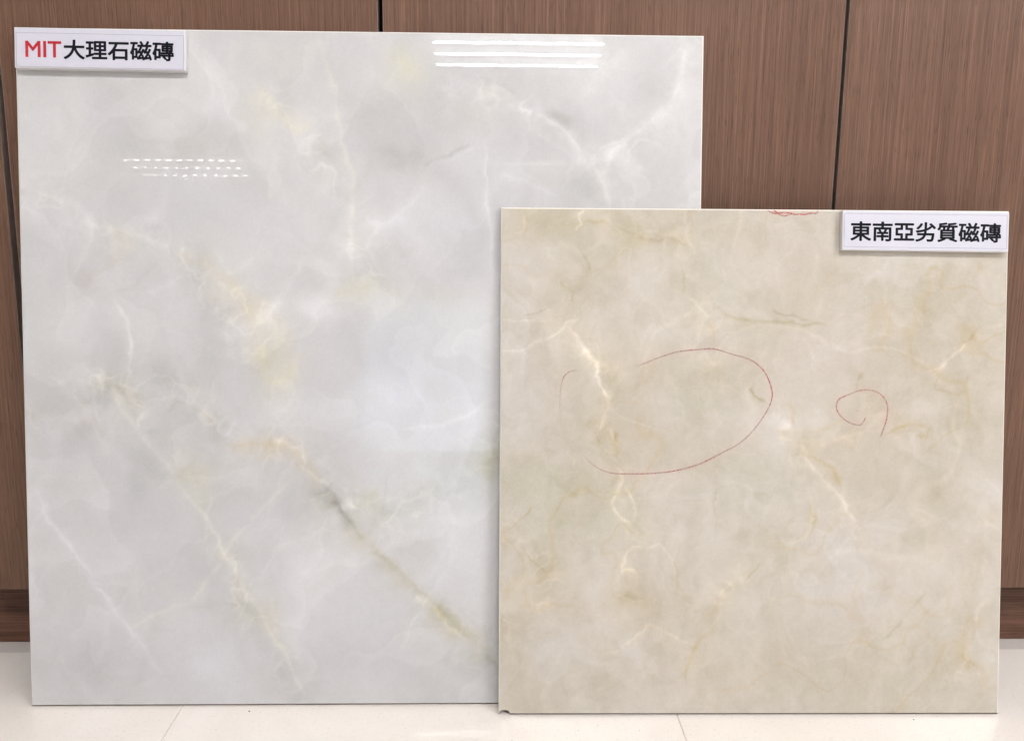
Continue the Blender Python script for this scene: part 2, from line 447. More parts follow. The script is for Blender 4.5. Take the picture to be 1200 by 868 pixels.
BIG_VEINS = [
    ([(0.5307, 0.7399), (0.5748, 0.7187), (0.615, 0.7013), (0.6433, 0.6817), (0.6657, 0.6591), (0.6811, 0.6343), (0.6916, 0.5964)], 0.0040, (13, 13, 11)),
    ([(0.6883, 0.6204), (0.6851, 0.6423), (0.6929, 0.6653), (0.7139, 0.6844), (0.7409, 0.7025), (0.7638, 0.7276), (0.7754, 0.7623), (0.781, 0.7919)], 0.0045, (9, 9, 8)),
    ([(0.6657, 0.6581), (0.6858, 0.6702), (0.7109, 0.6854)], 0.0025, (7, 7, 6)),
    ([(0.348, 0.7927), (0.3587, 0.7577), (0.3674, 0.7283), (0.3732, 0.6989), (0.3799, 0.6595), (0.3868, 0.6298), (0.3875, 0.5801), (0.3862, 0.51)], 0.0025, (9, 8, 1)),
    ([(0.1073, 0.4884), (0.1198, 0.4665), (0.1263, 0.4384), (0.1266, 0.4031), (0.1183, 0.3829)], 0.0025, (11, 11, 9)),
    ([(0.0826, 0.3979), (0.112, 0.3677), (0.1314, 0.3322), (0.156, 0.3068), (0.1757, 0.2762)], 0.0040, (10, 10, 9)),
    ([(0.1757, 0.2762), (0.2054, 0.2403), (0.2252, 0.2043), (0.255, 0.1525), (0.2799, 0.1056), (0.3151, 0.0374), (0.3262, 0.0058)], 0.0030, (10, 10, 5)),
    ([(0.0021, 0.276), (0.0271, 0.23), (0.0505, 0.1982), (0.0777, 0.1528), (0.1171, 0.0957), (0.1568, 0.0381)], 0.0025, (8, 8, 9)),
    ([(0.0035, 0.6246), (0.0375, 0.6072), (0.0717, 0.5926), (0.0842, 0.5759), (0.1157, 0.5702), (0.1551, 0.5565), (0.1897, 0.5468)], 0.0035, (8, 8, 6)),
    ([(0.0862, 0.5759), (0.0817, 0.5481), (0.0653, 0.5231), (0.0449, 0.4931)], 0.0030, (6, 6, 4)),
    ([(0.5429, 0.6808), (0.5472, 0.6013), (0.5524, 0.5412), (0.5586, 0.501)], 0.0018, (8, 8, 8)),  # pale edge of the mirrored door, painted in like a vein
    ([(0.117, 0.0925), (0.158, 0.1163), (0.1938, 0.1318), (0.232, 0.1836), (0.2711, 0.2352), (0.2967, 0.2588), (0.3202, 0.2814)], 0.0025, (8, 7, 0)),
    ([(0.1865, 0.1194), (0.2292, 0.1234), (0.27, 0.1254)], 0.0020, (-6, -6, -7)),
    ([(0.4718, 0.6454), (0.4948, 0.6566), (0.5249, 0.6717)], 0.0013, (-14, -13, -12)),
    ([(0.4778, 0.6435), (0.4998, 0.6526), (0.5309, 0.6688)], 0.0020, (7, 7, 8)),
    ([(0.1648, 0.5387), (0.1345, 0.5086), (0.0945, 0.4934)], 0.0020, (-4, -4, -4)),
    ([(0.4437, 0.0632), (0.4519, 0.0894), (0.4705, 0.1187), (0.4849, 0.1416)], 0.0020, (7, 7, 7)),
    ([(0.2743, 0.5394), (0.2442, 0.5212), (0.2294, 0.5391)], 0.0020, (6, 6, 6)),
    ([(0.3284, 0.4241), (0.2928, 0.3885), (0.2732, 0.439), (0.2588, 0.4893), (0.2193, 0.5291), (0.1797, 0.5388)], 0.0081, (6, 3, -9)),
    ([(0.3293, 0.5398), (0.3191, 0.5197), (0.3038, 0.4895), (0.2835, 0.4592)], 0.0045, (7, 7, 8)),
    ([(0.4046, 0.5822), (0.4296, 0.5784), (0.4547, 0.6005), (0.4748, 0.6256)], 0.0040, (5, 5, 6)),
    ([(0.4194, 0.5203), (0.4065, 0.5553), (0.4246, 0.5784)], 0.0020, (5, 5, 5)),
    ([(0.2266, 0.3171), (0.2568, 0.3172), (0.2871, 0.3203), (0.3174, 0.3101), (0.3344, 0.2917), (0.3475, 0.2702)], 0.0065, (2, -5, -17)),
    ([(0.2922, 0.3254), (0.3103, 0.3173), (0.3275, 0.3071), (0.3344, 0.2938)], 0.0025, (13, 12, 9)),
    ([(0.3173, 0.307), (0.3444, 0.2702), (0.3727, 0.2352), (0.4234, 0.1782), (0.4746, 0.1312), (0.521, 0.0839), (0.5635, 0.0363)], 0.0086, (-2, -4, -10)),
    ([(0.3404, 0.2763), (0.3626, 0.2475), (0.3929, 0.2062), (0.4439, 0.1646), (0.4869, 0.1186), (0.5635, 0.0469)], 0.0020, (-3, -4, -6)),
    ([(0.3243, 0.2968), (0.3505, 0.2681), (0.3808, 0.2455), (0.3981, 0.2352)], 0.0015, (14, 13, 11)),
    ([(0.3444, 0.2702), (0.3565, 0.2558), (0.3686, 0.2455), (0.3767, 0.229), (0.3868, 0.2145)], 0.0040, (-26, -26, -26)),
    ([(0.3485, 0.2743), (0.3566, 0.2661)], 0.0030, (18, 18, 16)),
    ([(0.3707, 0.2413), (0.3849, 0.2475)], 0.0040, (16, 16, 14)),
    ([(0.3777, 0.2352), (0.398, 0.1979), (0.4234, 0.1782), (0.449, 0.1605), (0.4715, 0.1343)], 0.0055, (-4, -6, -17)),
    ([(0.4715, 0.1343), (0.4952, 0.1155), (0.521, 0.0913), (0.5417, 0.0712), (0.5635, 0.049)], 0.0086, (-5, -8, -24)),
    ([(0.4746, 0.1281), (0.5055, 0.0966), (0.5261, 0.0765)], 0.0018, (12, 11, 6)),
    ([(0.4623, 0.1344), (0.4746, 0.1239)], 0.0030, (14, 14, 12)),
    ([(0.5417, 0.0628), (0.5552, 0.0522), (0.5635, 0.0342)], 0.0035, (-20, -20, -20)),
    ([(0.3859, 0.2393), (0.4033, 0.2537), (0.4104, 0.264)], 0.0060, (-3, -3, -12)),
    ([(0.5359, 0.2765), (0.5481, 0.2971), (0.5624, 0.3126)], 0.0070, (-4, -6, -16)),
    ([(0.4442, 0.3329), (0.4849, 0.3411), (0.5205, 0.3535), (0.5611, 0.3771)], 0.0020, (7, 7, 7)),
    ([(0.364, 0.4948), (0.3892, 0.5101), (0.4143, 0.4981)], 0.0070, (2, 0, -11)),
    ([(0.2764, 0.7421), (0.2959, 0.7158), (0.3205, 0.6905), (0.3453, 0.6937)], 0.0070, (6, 4, -7)),
    ([(0.4302, 0.7878), (0.4549, 0.7636), (0.4748, 0.7491)], 0.0081, (5, 4, -8)),
    ([(0.0328, 0.3977), (0.0621, 0.3696), (0.0864, 0.3372), (0.1007, 0.2965)], 0.0030, (6, 5, 3)),
    ([(0.1669, 0.3577), (0.1841, 0.3679), (0.204, 0.3598), (0.2218, 0.3375), (0.2417, 0.3171)], 0.0030, (-7, -9, -13)),
    ([(0.1392, 0.4936), (0.1692, 0.5038), (0.1893, 0.5189)], 0.0015, (6, 6, 6)),
    ([(0.1251, 0.5384), (0.095, 0.5203), (0.0747, 0.4982)], 0.0025, (2, -3, -7)),
    ([(0.5601, 0.6363), (0.5954, 0.6266), (0.6257, 0.6119)], 0.0030, (5, 5, 6)),
    ([(0.6752, 0.7217), (0.665, 0.7413), (0.7098, 0.7813)], 0.0070, (5, 5, 5)),
    ([(0.4288, 0.2918), (0.4216, 0.2352), (0.4286, 0.1937)], 0.0025, (-4, -4, -4)),
]
BIG_CLOUDS = [
    (0.415, 0.684, 0.0553, 0.0604, -20, (-6, -6, -6)),
    (0.485, 0.710, 0.0302, 0.0604, 0, (-3, -3, -3)),
    (0.625, 0.711, 0.0704, 0.0403, 20, (-7, -7, -7)),
    (0.306, 0.747, 0.0553, 0.0302, 20, (-3, -4, -3)),
    (0.445, 0.655, 0.0302, 0.0141, 10, (-9, -11, -13)),
    (0.206, 0.678, 0.0403, 0.0201, 10, (-3, -4, -9)),
    (0.068, 0.647, 0.0503, 0.0252, 0, (-2, -2, -3)),
    (0.276, 0.708, 0.0201, 0.0403, -30, (3, 1, -6)),
    (0.301, 0.776, 0.0453, 0.0201, 0, (4, 3, -2)),
    (0.455, 0.764, 0.0352, 0.0302, 0, (4, 3, -5)),
    (0.535, 0.591, 0.0453, 0.0704, 0, (0, 0, 3)),
    (0.475, 0.369, 0.0755, 0.0704, 0, (1, 3, 8)),  # bluish door reflection painted into the marble colour
    (0.747, 0.653, 0.0453, 0.0503, 0, (2, 2, 3)),
    (0.666, 0.622, 0.0252, 0.0403, 0, (-8, -8, -9)),
    (0.224, 0.469, 0.0352, 0.0453, 0, (-7, -7, -7)),
    (0.183, 0.439, 0.0252, 0.0403, 0, (5, 5, 6)),
    (0.093, 0.423, 0.0252, 0.0201, 0, (-6, -7, -6)),
    (0.074, 0.458, 0.0453, 0.0302, 0, (3, 3, 3)),
    (0.084, 0.362, 0.0161, 0.0111, 0, (-14, -14, -14)),
    (0.154, 0.398, 0.0161, 0.0121, 30, (-9, -9, -9)),
    (0.069, 0.329, 0.0181, 0.0141, 30, (-9, -12, -15)),
    (0.128, 0.274, 0.0221, 0.0423, 10, (-10, -10, -10)),
    (0.029, 0.225, 0.0302, 0.0604, 0, (-3, -4, -4)),
    (0.041, 0.307, 0.0282, 0.0221, 0, (-4, -4, -3)),
    (0.149, 0.322, 0.0081, 0.0050, 0, (-11, -9, -6)),
    (0.120, 0.235, 0.0403, 0.0403, 0, (-4, -4, -4)),
    (0.196, 0.271, 0.0302, 0.0242, 30, (4, 3, -8)),
    (0.254, 0.321, 0.0101, 0.0070, 0, (2, -6, -26)),
    (0.287, 0.317, 0.0121, 0.0081, 0, (-2, -6, -26)),
    (0.212, 0.358, 0.0221, 0.0141, 20, (5, 3, -6)),
    (0.196, 0.317, 0.0403, 0.0352, 20, (-6, -7, -8)),
    (0.251, 0.276, 0.0352, 0.0252, 0, (-4, -4, -5)),
    (0.293, 0.429, 0.0221, 0.0302, -30, (6, 3, -8)),
    (0.259, 0.489, 0.0282, 0.0161, 30, (5, 3, -4)),
    (0.404, 0.490, 0.0403, 0.0201, 0, (1, 0, -9)),
    (0.389, 0.540, 0.0403, 0.0352, 0, (-6, -6, -6)),
    (0.344, 0.470, 0.0221, 0.0141, 40, (8, 8, 9)),
    (0.303, 0.399, 0.0252, 0.0403, 0, (2, 2, -6)),
    (0.324, 0.510, 0.0201, 0.0201, 0, (-9, -9, -9)),
    (0.520, 0.551, 0.0282, 0.0302, 0, (-5, -5, -5)),
    (0.444, 0.440, 0.0403, 0.0302, 20, (-4, -5, -3)),
    (0.500, 0.491, 0.0252, 0.0121, 0, (-2, -2, -9)),
    (0.373, 0.317, 0.0403, 0.0403, 0, (0, 0, 1)),
    (0.311, 0.194, 0.0604, 0.0503, 0, (4, 4, 5)),
    (0.352, 0.132, 0.0805, 0.0553, 0, (4, 4, 6)),
    (0.281, 0.183, 0.0252, 0.0352, 0, (-5, -5, -5)),
    (0.317, 0.245, 0.0201, 0.0201, 40, (-6, -6, -5)),
    (0.403, 0.245, 0.0252, 0.0201, 0, (-2, -2, -9)),
    (0.516, 0.194, 0.0403, 0.0604, 0, (4, 4, 6)),
    (0.454, 0.183, 0.0252, 0.0121, 40, (-7, -8, -12)),
    (0.515, 0.282, 0.0503, 0.0352, 10, (-3, 0, -1)),
    (0.434, 0.302, 0.0252, 0.0161, 0, (4, 4, 3)),
    (0.394, 0.368, 0.0604, 0.0302, 0, (3, 4, 6)),
    (0.413, 0.058, 0.0704, 0.0252, 0, (-4, -4, -4)),
    (0.516, 0.036, 0.0503, 0.0282, -30, (-7, -7, -8)),
    (0.454, 0.026, 0.0604, 0.0201, 0, (2, 2, 2)),
    (0.260, 0.121, 0.0262, 0.0302, 60, (-2, -3, -15)),
    (0.295, 0.100, 0.0141, 0.0302, -30, (2, 0, -9)),
    (0.086, 0.049, 0.0503, 0.0302, 0, (-3, -5, -5)),
    (0.167, 0.069, 0.0604, 0.0403, 0, (2, 1, 4)),
    (0.239, 0.059, 0.0302, 0.0503, 0, (4, 4, 8)),
    (0.026, 0.112, 0.0302, 0.0604, 0, (3, 1, 2)),
    (0.310, 0.037, 0.0221, 0.0302, -30, (-4, -5, -7)),
    (0.077, 0.142, 0.0503, 0.0252, 0, (-4, -5, -5)),
    (0.184, 0.173, 0.0503, 0.0302, 0, (-4, -5, -5)),
    (0.042, 0.578, 0.0503, 0.0252, 0, (2, 2, 3)),
    (0.115, 0.553, 0.0181, 0.0141, 0, (2, 0, -6)),
    (0.082, 0.520, 0.0121, 0.0060, -40, (6, -2, -8)),
    (0.070, 0.508, 0.0201, 0.0161, -40, (-7, -8, -9)),
    (0.235, 0.609, 0.0704, 0.0352, 0, (-1, -1, 1)),
    (0.545, 0.711, 0.0302, 0.0242, 0, (0, 0, -7)),
    (0.565, 0.750, 0.0604, 0.0201, 0, (-1, -1, -2)),
    (0.630, 0.706, 0.0121, 0.0070, 20, (-9, -9, -12)),
    (0.695, 0.751, 0.0252, 0.0503, 20, (5, 5, 5)),
    (0.775, 0.762, 0.0201, 0.0503, 0, (5, 5, 5)),
    (0.746, 0.742, 0.0252, 0.0403, 20, (-5, -5, -5)),
    (0.551, 0.292, 0.0121, 0.0252, 0, (-6, -8, -16)),
    (0.475, 0.591, 0.0604, 0.0302, 0, (1, 1, 4)),
]
SMALL_VEINS = [
    ([(0.0019, 0.4322), (0.026, 0.4344), (0.039, 0.4425), (0.054, 0.4476), (0.069, 0.4567), (0.081, 0.4678), (0.094, 0.4698)], 0.0025, (13, 13, 14)),
    ([(0.081, 0.4617), (0.0911, 0.4498), (0.0942, 0.4387), (0.1024, 0.4277), (0.1115, 0.4198), (0.1146, 0.4037), (0.1228, 0.3886), (0.127, 0.3735)], 0.0035, (19, 19, 20)),
    ([(0.1228, 0.3886), (0.1291, 0.3655), (0.1231, 0.3513), (0.1182, 0.3382)], 0.0040, (11, 11, 11)),
    ([(0.0017, 0.4683), (0.0238, 0.4674), (0.0539, 0.4686)], 0.0010, (14, 13, 10)),
    ([(0.0257, 0.4724), (0.0418, 0.4775), (0.0548, 0.4836)], 0.0013, (-11, -11, -12)),
    ([(0.094, 0.5976), (0.0911, 0.5886), (0.0932, 0.5817), (0.0852, 0.5747)], 0.0013, (15, 14, 12)),
    ([(0.0032, 0.5731), (0.0162, 0.5672), (0.0252, 0.5742)], 0.0010, (4, 0, -12)),
    ([(0.0152, 0.5672), (0.0272, 0.5742), (0.0271, 0.5872)], 0.0015, (12, 11, 10)),
    ([(0.1357, 0.2948), (0.149, 0.2826), (0.1401, 0.2644), (0.1351, 0.2501), (0.1433, 0.237), (0.1545, 0.2299), (0.1615, 0.239), (0.1573, 0.2573), (0.148, 0.2766)], 0.0020, (17, 17, 16)),
    ([(0.1545, 0.2299), (0.1516, 0.2197), (0.1487, 0.2054)], 0.0015, (12, 10, 4)),
    ([(0.171, 0.2014), (0.1549, 0.1963), (0.1489, 0.1861), (0.1459, 0.1728), (0.1622, 0.1749)], 0.0018, (15, 14, 10)),
    ([(0.172, 0.2014), (0.1923, 0.2035), (0.2026, 0.1933), (0.2078, 0.1811), (0.21, 0.1627)], 0.0015, (9, 9, 8)),
    ([(0.1224, 0.0706), (0.1427, 0.0788), (0.1629, 0.0921), (0.1801, 0.1075), (0.1985, 0.0993), (0.219, 0.089), (0.2354, 0.0818)], 0.0020, (11, 10, 7)),
    ([(0.2793, 0.1608), (0.2662, 0.1485), (0.2634, 0.1249), (0.2544, 0.1075), (0.2413, 0.0942)], 0.0013, (9, 7, 2)),
    ([(0.2555, 0.1044), (0.2414, 0.0911), (0.2304, 0.0736), (0.2245, 0.0531), (0.2227, 0.0325)], 0.0035, (0, -6, -20)),
    ([(0.2153, 0.5995), (0.2165, 0.5826), (0.2197, 0.5667), (0.2279, 0.5527)], 0.0025, (6, 9, 8)),
    ([(0.0981, 0.5847), (0.1182, 0.5859), (0.1353, 0.58), (0.1484, 0.5711), (0.1614, 0.5682), (0.1755, 0.5633), (0.1936, 0.5655), (0.2087, 0.5616), (0.2198, 0.5567)], 0.0025, (-5, -9, -18)),
    ([(0.0903, 0.5608), (0.0964, 0.5488), (0.1035, 0.5359), (0.1076, 0.5259)], 0.0018, (-9, -15, -26)),
    ([(0.0716, 0.5137), (0.0817, 0.5038), (0.0858, 0.4888)], 0.0025, (-4, -9, -20)),
    ([(0.2151, 0.5296), (0.2163, 0.5146), (0.2144, 0.4996)], 0.0040, (-3, -6, -20)),
    ([(0.2205, 0.4996), (0.2327, 0.4847), (0.2429, 0.4767), (0.245, 0.4707)], 0.0015, (12, 12, 11)),
    ([(0.243, 0.4667), (0.2512, 0.4567), (0.2524, 0.4426), (0.2537, 0.4225)], 0.0020, (3, -5, -18)),
    ([(0.236, 0.3801), (0.2401, 0.37), (0.2423, 0.3589)], 0.0020, (-6, -9, -20)),
    ([(0.2945, 0.3924), (0.3038, 0.3814), (0.315, 0.3733)], 0.0025, (-9, -13, -26)),
    ([(0.3293, 0.3683), (0.3435, 0.3704), (0.3497, 0.3593), (0.3479, 0.3472)], 0.0030, (0, -8, -24)),
    ([(0.3223, 0.3602), (0.3347, 0.3501), (0.3429, 0.3441)], 0.0060, (14, 14, 17)),
    ([(0.3226, 0.342), (0.3531, 0.336), (0.3886, 0.3443), (0.4088, 0.3545)], 0.0030, (3, -2, -14)),
    ([(0.3278, 0.3319), (0.3584, 0.3269), (0.3837, 0.3321)], 0.0015, (9, 6, -2)),
    ([(0.3483, 0.3188), (0.3688, 0.3087), (0.3945, 0.2956), (0.405, 0.2732)], 0.0030, (1, -6, -20)),
    ([(0.3586, 0.3087), (0.369, 0.2985), (0.3845, 0.2833), (0.4, 0.2681), (0.4104, 0.2529), (0.4241, 0.2295)], 0.0030, (13, 12, 13)),
    ([(0.3641, 0.2833), (0.3717, 0.2528), (0.3711, 0.2273), (0.3641, 0.214), (0.35, 0.2038), (0.342, 0.1915)], 0.0015, (10, 7, -2)),
    ([(0.3676, 0.2528), (0.3751, 0.2304), (0.3682, 0.2161)], 0.0025, (0, -5, -18)),
    ([(0.3096, 0.1812), (0.3036, 0.1731), (0.2966, 0.1608)], 0.0015, (-2, -9, -22)),
    ([(0.4387, 0.387), (0.4225, 0.3869), (0.4213, 0.393), (0.4302, 0.4112)], 0.0020, (-3, -8, -18)),
    ([(0.4549, 0.3344), (0.4701, 0.3436), (0.4955, 0.3467), (0.5109, 0.3407)], 0.0025, (0, -6, -20)),
    ([(0.4926, 0.3366), (0.5059, 0.3346), (0.5139, 0.3448)], 0.0030, (0, -8, -22)),
    ([(0.5517, 0.4442), (0.5447, 0.4361), (0.5247, 0.4178), (0.5096, 0.4076)], 0.0025, (14, 13, 13)),
    ([(0.5557, 0.4462), (0.5595, 0.4564), (0.5696, 0.4625)], 0.0030, (-4, -9, -20)),
    ([(0.5198, 0.4056), (0.515, 0.3904), (0.5304, 0.3874), (0.5458, 0.3834), (0.5505, 0.4007)], 0.0025, (-2, -6, -16)),
    ([(0.5535, 0.4058), (0.5537, 0.3956)], 0.0020, (-6, -16, -26)),
    ([(0.5697, 0.4584), (0.595, 0.4687)], 0.0025, (7, 6, 7)),
    ([(0.003, 0.2133), (0.02, 0.2296), (0.0401, 0.2479)], 0.0015, (-1, -9, -22)),
    ([(0.0028, 0.2417), (0.0251, 0.2316)], 0.0020, (9, 7, 5)),
    ([(0.0273, 0.2052), (0.0375, 0.189), (0.0486, 0.1788), (0.0568, 0.1707)], 0.0020, (-3, -10, -24)),
    ([(0.007, 0.2113), (0.0081, 0.196)], 0.0030, (4, -4, -16)),
    ([(0.0034, 0.1176), (0.0136, 0.1043), (0.0117, 0.0951), (0.0056, 0.089)], 0.0020, (9, 7, 3)),
    ([(0.0014, 0.1155), (0.0096, 0.1074)], 0.0015, (0, -8, -18)),
    ([(0.5105, 0.1508), (0.4925, 0.1282), (0.4724, 0.1014), (0.4593, 0.0891)], 0.0035, (-8, -9, -18)),
    ([(0.5748, 0.12), (0.5671, 0.0942), (0.5552, 0.0736), (0.5733, 0.0478), (0.5791, 0.0168)], 0.0035, (1, -4, -15)),
    ([(0.5475, 0.0478), (0.558, 0.0395), (0.5682, 0.0426)], 0.0025, (8, 7, 6)),
    ([(0.5897, 0.2431), (0.5768, 0.2226), (0.5754, 0.1919)], 0.0030, (2, -3, -10)),
    ([(0.5867, 0.1406), (0.5747, 0.1282), (0.5689, 0.1097)], 0.0040, (7, 6, 6)),
    ([(0.2549, 0.4848), (0.2773, 0.4729), (0.3157, 0.4691), (0.3563, 0.4653), (0.3846, 0.4675)], 0.0030, (-5, -8, -19)),
    ([(0.3206, 0.4832), (0.3409, 0.4753), (0.3663, 0.4694)], 0.0020, (-6, -8, -14)),
    ([(0.0871, 0.3128), (0.0872, 0.2976)], 0.0020, (5, 4, 0)),
    ([(0.1354, 0.3382), (0.1395, 0.3231), (0.1377, 0.3069)], 0.0030, (-3, -8, -20)),
    ([(0.1313, 0.3433), (0.1354, 0.3312), (0.1416, 0.3211)], 0.0015, (12, 11, 8)),
    ([(0.1152, 0.3331), (0.1204, 0.318), (0.1296, 0.3059)], 0.0025, (-5, -7, -16)),
    ([(0.2097, 0.1913), (0.212, 0.1709), (0.2142, 0.1505)], 0.0025, (-2, -5, -12)),
    ([(0.2554, 0.283), (0.2564, 0.2016)], 0.0015, (-4, -6, -10)),
    ([(0.523, 0.243), (0.5085, 0.202), (0.499, 0.161)], 0.0050, (3, 3, 4)),
]
SMALL_CLOUDS = [
    (0.038, 0.543, 0.0300, 0.0300, 0, (5, 6, 12)),
    (0.053, 0.578, 0.0350, 0.0160, 0, (-4, -6, -16)),
    (0.013, 0.581, 0.0140, 0.0100, 0, (7, 7, 12)),
    (0.113, 0.554, 0.0600, 0.0450, 0, (-7, -5, -14)),
    (0.154, 0.529, 0.0260, 0.0220, 0, (9, 9, 18)),
    (0.173, 0.589, 0.0500, 0.0220, 0, (-4, -9, -18)),
    (0.079, 0.514, 0.0250, 0.0180, 0, (-4, -8, -14)),
    (0.014, 0.503, 0.0250, 0.0500, 0, (2, 3, 8)),
    (0.094, 0.494, 0.0400, 0.0200, 0, (-6, -6, -12)),
    (0.209, 0.515, 0.0250, 0.0500, 0, (4, 4, 8)),
    (0.064, 0.423, 0.0450, 0.0250, 20, (-7, -8, -16)),
    (0.034, 0.373, 0.0400, 0.0600, 0, (0, 1, 8)),
    (0.135, 0.414, 0.0400, 0.0500, 0, (-2, -5, -12)),
    (0.180, 0.404, 0.0220, 0.0200, 20, (4, -6, -14)),
    (0.156, 0.333, 0.0300, 0.0200, 0, (2, -5, -14)),
    (0.035, 0.282, 0.0500, 0.0250, 0, (-6, -5, -12)),
    (0.106, 0.252, 0.0600, 0.0400, 0, (-5, -3, -14)),
    (0.055, 0.222, 0.0400, 0.0500, 0, (-2, 0, -4)),
    (0.156, 0.252, 0.0280, 0.0450, 0, (4, 4, 6)),
    (0.207, 0.242, 0.0140, 0.0600, 0, (6, 7, 12)),
    (0.147, 0.135, 0.0260, 0.0320, 0, (-3, -10, -20)),
    (0.117, 0.150, 0.0600, 0.0600, 0, (1, 0, 0)),
    (0.076, 0.130, 0.0200, 0.0260, 0, (-3, -8, -16)),
    (0.061, 0.089, 0.0250, 0.0450, 0, (3, 4, 12)),
    (0.016, 0.079, 0.0300, 0.0400, 0, (-5, -8, -14)),
    (0.258, 0.222, 0.0300, 0.0550, 0, (5, 6, 12)),
    (0.236, 0.394, 0.0500, 0.0500, 0, (-5, -3, -8)),
    (0.244, 0.515, 0.0500, 0.0350, 0, (-6, -5, -12)),
    (0.281, 0.445, 0.0600, 0.0200, 0, (-1, -1, -4)),
    (0.295, 0.505, 0.0300, 0.0450, 0, (4, 5, 8)),
    (0.284, 0.575, 0.0400, 0.0200, 0, (-3, -7, -14)),
    (0.335, 0.545, 0.0500, 0.0300, 0, (2, 2, 6)),
    (0.355, 0.515, 0.0500, 0.0300, 0, (-3, -7, -10)),
    (0.387, 0.445, 0.0600, 0.0350, 0, (5, 4, 10)),
    (0.377, 0.415, 0.0400, 0.0300, 0, (5, 4, 10)),
    (0.338, 0.344, 0.0200, 0.0200, 0, (10, 10, 16)),
    (0.409, 0.324, 0.0500, 0.0300, 0, (2, -1, -5)),
    (0.298, 0.283, 0.0600, 0.0400, 0, (-8, -6, -14)),
    (0.320, 0.202, 0.0500, 0.0400, 0, (-6, -7, -16)),
    (0.270, 0.058, 0.0600, 0.0400, 0, (-2, -5, -10)),
    (0.421, 0.202, 0.0500, 0.0600, 0, (5, 5, 12)),
    (0.422, 0.140, 0.0500, 0.0400, 0, (4, 4, 10)),
    (0.383, 0.058, 0.0800, 0.0400, 0, (-2, -5, -10)),
    (0.486, 0.048, 0.0600, 0.0400, 0, (-3, -5, -10)),
    (0.555, 0.182, 0.0350, 0.0400, 0, (6, 6, 12)),
    (0.513, 0.243, 0.0500, 0.0500, 0, (-3, -5, -10)),
    (0.469, 0.395, 0.0600, 0.0600, 0, (-3, -6, -10)),
    (0.499, 0.446, 0.0600, 0.0400, 0, (-4, -7, -12)),
    (0.487, 0.506, 0.0600, 0.0300, 0, (-5, -7, -12)),
    (0.569, 0.507, 0.0300, 0.0400, 0, (3, 2, 6)),
    (0.500, 0.355, 0.0200, 0.0120, 0, (9, 10, 14)),
    (0.530, 0.416, 0.0500, 0.0300, 0, (-1, -4, -8)),
    (0.557, 0.345, 0.0400, 0.0400, 0, (-3, -5, -10)),
    (0.574, 0.274, 0.0300, 0.0300, 0, (4, 3, 8)),
    (0.578, 0.048, 0.0200, 0.0500, 0, (4, 5, 8)),
    (0.465, 0.345, 0.0300, 0.0100, 10, (4, -2, -10)),
    (0.429, 0.375, 0.0250, 0.0160, 0, (3, -2, -8)),
    (0.481, 0.284, 0.0600, 0.0300, 0, (-3, -6, -10)),
    (0.158, 0.058, 0.0500, 0.0300, 0, (1, 0, 2)),
    (0.208, 0.120, 0.0500, 0.0300, 0, (-3, -7, -14)),
    (0.542, 0.577, 0.0600, 0.0300, 0, (-3, -6, -8)),
    (0.596, 0.192, 0.0140, 0.1200, 0, (4, 4, 6)),
]
BIG_BANDS = [
    ([(0.0081, 0.6119), (0.0862, 0.5759), (0.1748, 0.5437), (0.2438, 0.4892), (0.2833, 0.4391), (0.3079, 0.3886)], 0.0262, (2, 0, -4)),
    ([(0.0217, 0.3472), (0.082, 0.3676), (0.1524, 0.388), (0.2219, 0.3426), (0.2921, 0.3152), (0.3424, 0.2763), (0.3929, 0.2145), (0.4746, 0.1312), (0.5614, 0.0469)], 0.0262, (-4, -5, -9)),
    ([(0.0729, 0.408), (0.1314, 0.3322), (0.1857, 0.2711), (0.26, 0.1421), (0.32, 0.0111)], 0.0201, (1, 0, -4)),
    ([(0.2768, 0.7763), (0.3059, 0.7179), (0.36, 0.6494), (0.3865, 0.5801), (0.4042, 0.4951)], 0.0262, (0, 0, -3)),
    ([(0.5147, 0.7447), (0.615, 0.7013), (0.676, 0.6422), (0.6926, 0.5964)], 0.0201, (1, 1, -1)),
    ([(0.7871, 0.792), (0.7459, 0.7125), (0.681, 0.6423)], 0.0201, (1, 1, 0)),
    ([(0.3727, 0.2352), (0.444, 0.2352), (0.5359, 0.2971), (0.5664, 0.328)], 0.0242, (-2, -2, -6)),
]
SMALL_BANDS = [
    ([(0.0689, 0.4687), (0.1044, 0.4237), (0.1271, 0.3634), (0.141, 0.2725), (0.1548, 0.2014), (0.1371, 0.1402)], 0.0180, (0, -2, -8)),
    ([(0.0331, 0.5852), (0.1332, 0.582), (0.2138, 0.5546), (0.2295, 0.5047), (0.2536, 0.4245)], 0.0180, (-2, -6, -14)),
    ([(0.2863, 0.4045), (0.3376, 0.3542), (0.3792, 0.2935), (0.4262, 0.2274)], 0.0200, (1, -2, -8)),
    ([(0.3481, 0.334), (0.4192, 0.3393), (0.4803, 0.3396), (0.5306, 0.3753), (0.5697, 0.4564)], 0.0200, (-1, -4, -10)),
    ([(0.005, 0.2214), (0.0558, 0.1707), (0.0056, 0.089)], 0.0140, (0, -4, -10)),
    ([(0.2791, 0.171), (0.2494, 0.0993), (0.2247, 0.0325)], 0.0140, (0, -4, -12)),
    ([(0.5845, 0.2431), (0.5662, 0.1406), (0.5683, 0.0375)], 0.0160, (0, -3, -8)),
]
